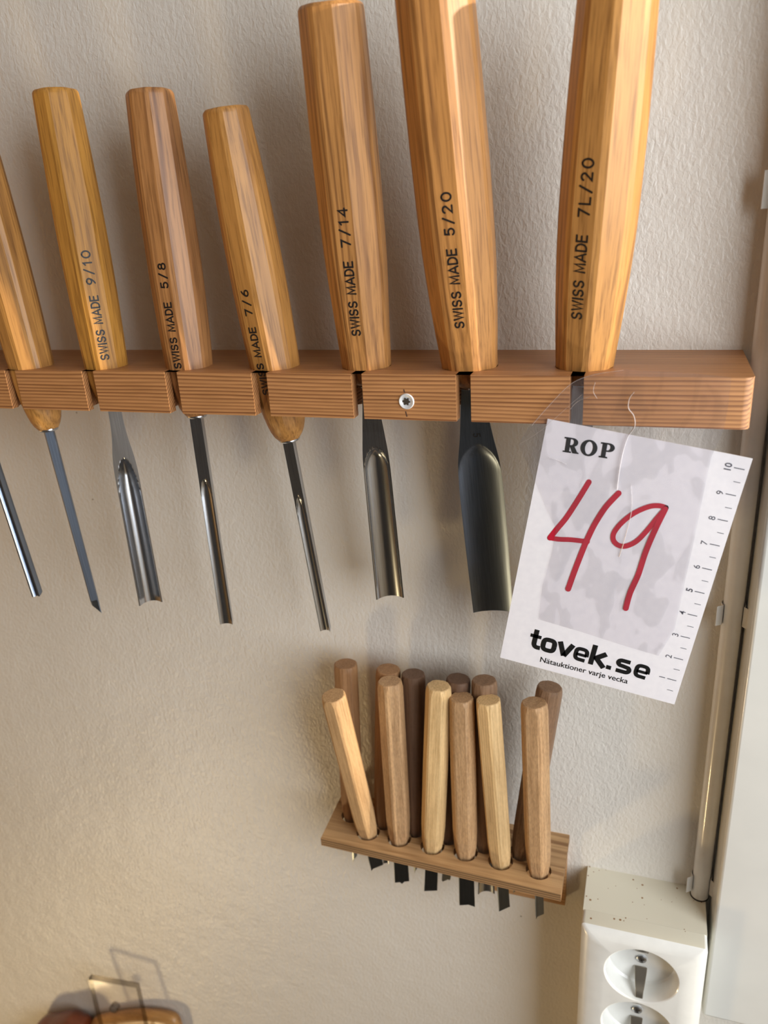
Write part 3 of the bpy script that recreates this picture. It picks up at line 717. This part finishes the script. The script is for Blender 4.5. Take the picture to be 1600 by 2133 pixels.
# ------------------------------------------------------------------ clear packing tape over rail and sign
def tape_mat(name, tint, gloss, white):
    m, nt, b = new_mat(name); nt.nodes.remove(b); out = nt.nodes['Material Output']
    tr = N(nt, 'ShaderNodeBsdfTransparent'); gl = N(nt, 'ShaderNodeBsdfGlossy', i_Roughness=.12); df = N(nt, 'ShaderNodeBsdfDiffuse')
    df.inputs[0].default_value = (.85, .84, .88, 1)
    n = N(nt, 'ShaderNodeTexNoise', i_Scale=75.0, i_Detail=1.5, i_Distortion=.8); nt.links.new(coords(nt, (1.4, 1, .7)), n.inputs['Vector'])
    r_ = ramp(nt, n.outputs[0], [(.50, tint), (.53, tuple(v * .93 for v in tint))]); nt.links.new(r_.outputs[0], tr.inputs[0])
    a = N(nt, 'ShaderNodeMixShader', i_0=gloss); b2 = N(nt, 'ShaderNodeMixShader', i_0=white)
    nt.links.new(tr.outputs[0], a.inputs[1]); nt.links.new(gl.outputs[0], a.inputs[2]); nt.links.new(a.outputs[0], b2.inputs[1]); nt.links.new(df.outputs[0], b2.inputs[2])
    nt.links.new(b2.outputs[0], out.inputs[0]); return m
M_tape = tape_mat('clear_tape', (.93, .92, .935), .03, .03)
M_crease = tape_mat('tape_crease', (.9, .9, .92), .35, .22)
outline = [(1080, 925), (1106, 884), (1150, 836), (1192, 796), (1238, 778), (1300, 770), (1400, 775), (1470, 780), (1524, 786), (1518, 840), (1508, 895), (1482, 952), (1463, 1040), (1445, 1130), (1424, 1225), (1405, 1312), (1372, 1366), (1300, 1345), (1210, 1316), (1122, 1290), (1130, 1220), (1150, 1150), (1158, 1100), (1138, 1060), (1120, 1015), (1100, 970)]
TY = SY - .0005
from mathutils.geometry import delaunay_2d_cdt
wpts = [at(x, y, TY) for x, y in outline]
v2 = [Vector((p.x, p.z)) for p in wpts]; n0 = len(v2)
xs = [p.x for p in v2]; zs = [p.y for p in v2]
def inside(q):
    c = False
    for i in range(n0):
        a, b = v2[i], v2[(i + 1) % n0]
        if (a.y > q.y) != (b.y > q.y) and q.x < (b.x - a.x) * (q.y - a.y) / (b.y - a.y) + a.x: c = not c
    return c
grid = []; st_ = .0022; xx = min(xs)
while xx < max(xs):
    zz = min(zs)
    while zz < max(zs):
        q = Vector((xx, zz))
        if inside(q) and min((q - p).length for p in v2[:n0]) > st_ * .6: grid.append(q)
        zz += st_
    xx += st_
res = delaunay_2d_cdt(v2 + grid, [(i, (i + 1) % n0) for i in range(n0)], [], 1, 1e-6)
TO = SO.copy()
bm = bmesh.new(); vv = []
for q in res[0]:
    onrail = q.y > RB + .001; wr = pnoise(Vector((q.x * 160, q.y * 60, 0))) * .0003
    s_ = Msi @ Vector((q.x, SY, q.y)); onsign = abs(s_.x) < SW / 2 + .001 and abs(s_.z) < SH / 2 + .001
    y = TY + wr if not onsign else SY + curl(s_.x, s_.z) - .0005
    vv.append(bm.verts.new((q.x - TO.x, y - TO.y, q.y - TO.z)))
for f in res[2]:
    if len(f) == 3: bm.faces.new([vv[i] for i in f])
tape = thing('packing_tape', 'strip of clear wrinkled packing tape holding the white sign to the rail', 'tape', Matrix.Translation(TO))
mesh_obj('film', bm, M_tape, tape, smooth=60)
def crease(pts, w0, w1, h):
    bm = bmesh.new(); P3 = [at(x, y, TY - .0001) - TO for x, y in smooth_pts(pts, 5)]; rings = []
    n = len(P3)
    for i, p in enumerate(P3):
        d = (P3[min(n - 1, i + 1)] - P3[max(0, i - 1)]).normalized(); s = Vector((d.z, 0, -d.x)); wd_ = w0 + (w1 - w0) * i / (n - 1)
        rings.append([p - s * wd_, p + Vector((0, -h, 0)), p + s * wd_])
    loft(bm, rings, False, False, closed=False); mesh_obj('crease', bm, M_crease, tape, smooth=60)
crease([(1321, 816), (1311, 830), (1309, 850), (1320, 866), (1322, 888), (1308, 910), (1298, 940), (1290, 980), (1285, 1020)], .00022, .00035, .0006)
crease([(1142, 953), (1160, 958), (1180, 967)], .0001, .0001, .0002)
crease([(1108, 886), (1150, 838), (1192, 798), (1240, 780), (1300, 771)], .00010, .00012, .0002)
crease([(1082, 925), (1125, 898), (1180, 850), (1212, 822)], .00008, .00008, .0002)
crease([(1188, 852), (1204, 836), (1228, 826)], .00010, .0001, .0002)
crease([(1240, 796), (1236, 815), (1244, 830)], .0001, .0001, .0002)
crease([(1315, 1010), (1316, 1060), (1305, 1110), (1290, 1160)], .0001, .0003, .0002)

# ------------------------------------------------------------------ cable in the corner and its clips
CXc, CYc, CR = 0.0438, -0.0052, 0.0046
bm = bmesh.new(); zbot = Z0 - .3700
loft(bm, [[(CXc + CR * math.cos(2 * math.pi * i / 28), CYc + CR * math.sin(2 * math.pi * i / 28), z) for i in range(28)] for z in (zbot, 2.4)])
tag(mesh_obj('power_cable', bm, M_cable, smooth=40), 'thick white cable running up the corner beside the white casing', 'cable')
clip_w = CR + .0004
def clip_profile():
    a = [(clip_w * math.cos(math.radians(q)), clip_w * math.sin(math.radians(q))) for q in range(-32, 213, 12)]
    a = [(a[0][0] + .0022, a[0][1] - .0028), (a[0][0] + .0004, a[0][1] - .0007)] + a + [(a[-1][0] - .0004, a[-1][1] - .0007), (a[-1][0] - .0030, a[-1][1] - .0026)]
    return a
def make_clip(z, h, label):
    pr = clip_profile(); n = len(pr); bm = bmesh.new(); th = .0005
    inn = [Vector(p) for p in pr]; out = []
    for i in range(n):
        d = (inn[min(n - 1, i + 1)] - inn[max(0, i - 1)]).normalized(); out.append(inn[i] + Vector((d.y, -d.x)) * th)
    prism(bm, [tuple(p) for p in inn] + [tuple(p) for p in out[::-1]], -h / 2, h / 2)
    # keep the clip in front of the wall
    for v in bm.verts: v.co.y = min(v.co.y, -CYc - .00005)
    o = mesh_obj('cable_clip', bm, M_clip, smooth=35, bevel=.00015, segs=1)
    o.location = (CXc, CYc, z)
    tag(o, label, 'cable clip', 'clips holding the white cable')
make_clip(at(1515, 1282, -.008).z, .0105, 'pale open cable clip beside the lower right of the sign')
make_clip(at(1450, 1842, -.008).z, .0105, 'pale open cable clip just above the socket box')
make_clip(at(1592, 395, -.008).z, .0140, 'pale cable clip high in the corner at the right picture edge')

# ------------------------------------------------------------------ double socket box
BX0, BX1, BD = -.0172, .0468, .0438; BZ = Z0 - .3707
sock = thing('wall_socket', 'white surface-mounted socket box with round outlets, speckled dusty top', 'socket', Matrix.Translation(((BX0 + BX1) / 2, 0, BZ)))
hx = (BX1 - BX0) / 2
def speck_mat():
    m, nt, b = new_mat('yellowed_plastic')
    vo = N(nt, 'ShaderNodeTexVoronoi', i_Scale=330.0, i_Randomness=1.0); nt.links.new(coords(nt), vo.inputs['Vector'])
    sp = N(nt, 'ShaderNodeSeparateColor'); nt.links.new(vo.outputs['Color'], sp.inputs[0])
    sz = N(nt, 'ShaderNodeMath', operation='MULTIPLY', i_1=.22); nt.links.new(sp.outputs[1], sz.inputs[0])
    lt = N(nt, 'ShaderNodeMath', operation='LESS_THAN'); nt.links.new(vo.outputs['Distance'], lt.inputs[0]); nt.links.new(sz.outputs[0], lt.inputs[1])
    gt = N(nt, 'ShaderNodeMath', operation='GREATER_THAN', i_1=.50); nt.links.new(sp.outputs[0], gt.inputs[0])
    mu = N(nt, 'ShaderNodeMath', operation='MULTIPLY'); nt.links.new(lt.outputs[0], mu.inputs[0]); nt.links.new(gt.outputs[0], mu.inputs[1])
    c = mixc(nt, mu.outputs[0], lin(224, 219, 200), lin(150, 112, 70)); nt.links.new(c, b.inputs['Base Color']); b.inputs['Roughness'].default_value = .35
    return m
M_speck = speck_mat()
HZ = .175                                  # height of the box
# body behind the cover
bm = bmesh.new(); box(bm, -hx, hx, -BD + .0125, 0, -HZ, 0)
for f in bm.faces: f.material_index = 0
mesh_obj('box_body', bm, M_speck, sock)
# cover: a shallow bevelled lid with real round openings
OC = [(.0004 + .0, -.0262), (.0004, -.0262 - .0400), (.0004, -.0262 - .0800)]
ORr = .0188
bm = bmesh.new(); lid_y = -BD + .01245; face_y = -BD
def rrect(x0, x1, z0, z1, r, n=5):
    out = []
    for cx, cz, a0 in ((x1 - r, z1 - r, 0), (x0 + r, z1 - r, 90), (x0 + r, z0 + r, 180), (x1 - r, z0 + r, 270)):
        for i in range(n + 1):
            a = math.radians(a0 + 90 * i / n); out.append((cx + r * math.cos(a), cz + r * math.sin(a)))
    return out
r0 = rrect(-hx, hx, -HZ, 0, .0020); r1 = rrect(-hx + .0012, hx - .0012, -HZ + .0012, -.0012, .0022); r2 = rrect(-hx + .0052, hx - .0052, -HZ + .0052, -.0052, .0030)
rg = [[(x, lid_y, z) for x, z in r0], [(x, face_y + .0035, z) for x, z in r0], [(x, face_y + .0022, z) for x, z in r1], [(x, face_y, z) for x, z in r2]]
vs = loft(bm, rg, cap0=False, cap1=False)
es = []
for i in range(len(vs[-1])): es.append(bm.edges.get((vs[-1][i], vs[-1][(i + 1) % len(vs[-1])])))
DEP = .0115
cups = []
for cx, cz in OC:
    def cr(r, y): return [(cx + r * math.cos(2 * math.pi * i / 48), y, cz + r * math.sin(2 * math.pi * i / 48)) for i in range(48)]
    lp = [bm.verts.new(p) for p in cr(ORr + .0007, face_y)]
    es += [bm.edges.new((lp[i], lp[(i + 1) % 48])) for i in range(48)]
    prev = lp
    for r_, y in ((ORr + .0002, face_y + .0003), (ORr, face_y + .0009), (ORr - .0006, face_y + DEP - .001), (ORr - .0016, face_y + DEP)):
        cur = [bm.verts.new(p) for p in cr(r_, y)]
        for i in range(48): bm.faces.new((prev[i], prev[(i + 1) % 48], cur[(i + 1) % 48], cur[i]))
        prev = cur
    bm.faces.new(prev)
bmesh.ops.triangle_fill(bm, edges=es, use_beauty=True)
# drop faces that close the openings
for f in [f for f in bm.faces if abs(f.normal.y) > .99 and all(abs(v.co.y - face_y) < 1e-6 for v in f.verts)]:
    c = f.calc_center_median()
    if any((c.x - cx) ** 2 + (c.z - cz) ** 2 < (ORr * .98) ** 2 and all(abs(math.hypot(v.co.x - cx, v.co.z - cz) - ORr - .0007) < 1e-5 for v in f.verts) for cx, cz in OC): bm.faces.remove(f)
bm.normal_update()
bmesh.ops.recalc_face_normals(bm, faces=bm.faces[:])
for f in bm.faces: f.material_index = 1 if f.normal.z > .9 and abs(f.calc_center_median().z) < .0005 else 0
mesh_obj('cover', bm, [M_plastic, M_speck], sock, smooth=30)
for n_, (cx, cz) in enumerate(OC):
    bm = bmesh.new(); yb = face_y + DEP
    cr2 = lambda r, y: [(cx + r * math.cos(2 * math.pi * i / 20), y, cz + .0002 + r * math.sin(2 * math.pi * i / 20)) for i in range(20)]
    loft(bm, [cr2(.0027, yb + .0003), cr2(.0027, yb - .0009), cr2(.0019, yb - .0014)]); s_ = mesh_obj('screw', bm, M_zinc, sock, smooth=35)
    bm = bmesh.new()
    for aa in (.4, 1.97):
        dx, dz = math.cos(aa), math.sin(aa); l_, w_ = .0015, .0003
        bm.faces.new([bm.verts.new((cx + dx * p - dz * q, yb - .00145, cz + .0002 + dz * p + dx * q)) for p, q in ((-l_, -w_), (l_, -w_), (l_, w_), (-l_, w_))])
    mesh_obj('cross_slot', bm, M_dark, s_)
    for sg_, in ((-1,), (1,)):            # earth contacts, below and above
        bm = bmesh.new(); rows = []
        prof = [(.0114, .0128, .0033), (.0106, .0134, .0033), (.0094, .0118, .0032), (.0068, .0078, .0028), (.0048, .0052, .0024), (.0034, .0040, .0021), (.0022, .0026, .0020), (.0014, .0012, .0019)]
        for dy_, up_, hw in prof:       # distance behind the face, lift off the wall of the opening, half width
            zc = cz + sg_ * (ORr - up_)
            rows.append([(cx - hw, face_y + dy_, zc), (cx + hw, face_y + dy_, zc), (cx + hw, face_y + dy_, zc + sg_ * .0008), (cx - hw, face_y + dy_, zc + sg_ * .0008)])
        loft(bm, rows); mesh_obj('earth_contact', bm, M_clipmetal, sock, smooth=25, bevel=.0002, segs=1)
# dark ring where the cable enters
bm = bmesh.new(); cxl = CXc - (BX0 + BX1) / 2
ra = lambda r, z: [(cxl + r * math.cos(2 * math.pi * i / 28), CYc + r * math.sin(2 * math.pi * i / 28), z) for i in range(28)]
loft(bm, [ra(CR + .0004, .0001), ra(CR + .0002, .0006), ra(CR - .0001, .0007)], cap0=False, cap1=False); mesh_obj('cable_entry', bm, M_dark, sock)

# ------------------------------------------------------------------ clear bracket and the objects at the bottom left
def acrylic(name, tint, gloss):
    m, nt, b = new_mat(name); nt.nodes.remove(b); out = nt.nodes['Material Output']
    tr = N(nt, 'ShaderNodeBsdfTransparent'); tr.inputs[0].default_value = (*tint, 1)
    gl = N(nt, 'ShaderNodeBsdfGlossy', i_Roughness=.06); 
    a = N(nt, 'ShaderNodeMixShader', i_0=gloss); nt.links.new(tr.outputs[0], a.inputs[1]); nt.links.new(gl.outputs[0], a.inputs[2]); nt.links.new(a.outputs[0], out.inputs[0]); return m
pTL = at(183, 2040, -.019); pTR = at(284, 2058, -.016); zlow = -.10
ux = (pTR - pTL); ux.z *= 1; wpl = ux.length; ux = ux.normalized(); nn = ux.cross(Vector((0, 0, 1))).normalized(); uz = nn.cross(ux) * -1
if uz.z < 0: uz = -uz
uz = (uz + Vector((0, .07, 0))).normalized(); nn = ux.cross(uz).normalized()
if nn.y > 0: nn = -nn
Mb = Matrix((ux, -nn, uz)).transposed().to_4x4(); Mb.translation = pTL - uz * .12
br = thing('plastic_bracket', 'clear plastic plate with a screw hole at the bottom left, in front of tan wood', 'bracket', Mb)
bm = bmesh.new(); Mi = Mb.inverted(); c0 = Mi @ CAM; r0_ = Mi.to_3x3() @ ray(236, 2104); hp = c0 + r0_ * (-c0.y / r0_.y)
bm2 = bmesh.new(); holed_plate(bm2, [(0, 0), (wpl, 0), (wpl, .12), (0, .12)], [circ(hp.x, hp.z, .0036)], -.005, 0)
for v in bm2.verts: v.co = Vector((v.co.x, -v.co.z * -1 * -1, v.co.y))
bmesh.ops.recalc_face_normals(bm2, faces=bm2.faces[:])
for f in bm2.faces: f.material_index = 0 if abs(f.normal.y) > .7 else 1
mesh_obj('plate', bm2, [acrylic('clear_acrylic', (.97, .96, .95), .012), acrylic('acrylic_edge', (.42, .39, .35), .12)], br); bm.free()
def blob(name, label, cat, outline_px, Y, dep, mat):
    """rounded wooden body: its upper outline from the photograph, rounded front to back"""
    top = [at(x, y, Y) for x, y in outline_px]; zb_ = min(p.z for p in top) - .06
    org = Vector((sum(p.x for p in top) / len(top), Y, zb_)); rows = []
    bm = bmesh.new()
    for k in range(13):
        a = math.pi * k / 12; yy = -math.cos(a) * dep / 2; f = math.sin(a) ** .5 if 0 < k < 12 else .35
        mid = sum(p.z for p in top) / len(top)
        rows.append([(org.x + (p.x - org.x) * (.80 + .20 * f) - org.x, yy, (p.z - zb_) - (1 - f) * .012) for p in top] + [((top[-1].x - org.x) * (.8 + .2 * f), yy, 0), ((top[0].x - org.x) * (.8 + .2 * f), yy, 0)])
    loft(bm, rows); o = mesh_obj(name, bm, mat, smooth=50); o.location = org; tag(o, label, cat)
blob('wooden_block', 'tan rounded wooden block behind the clear plastic plate at the bottom edge', 'wooden block', smooth_pts([(178, 2160), (190, 2128), (207, 2116), (235, 2112), (270, 2107), (310, 2106), (345, 2110), (366, 2118), (376, 2135), (382, 2165)], 4), -.0068, .012, wood_mat('mallet_wood', lin(190, 142, 84), lin(130, 88, 46), ring=40, streak=.6, axis=0, rough=.45))
blob('carved_wood', 'dark reddish-brown carved wood piece left of the clear plastic plate at the bottom edge', 'wood piece', smooth_pts([(58, 2170), (72, 2140), (84, 2128), (104, 2126), (125, 2122), (143, 2121), (158, 2128), (172, 2136), (186, 2160)], 4), -.016, .026, wood_mat('cherry_wood', lin(120, 58, 30), lin(70, 30, 18), ring=40, streak=.6, axis=0, rough=.35))
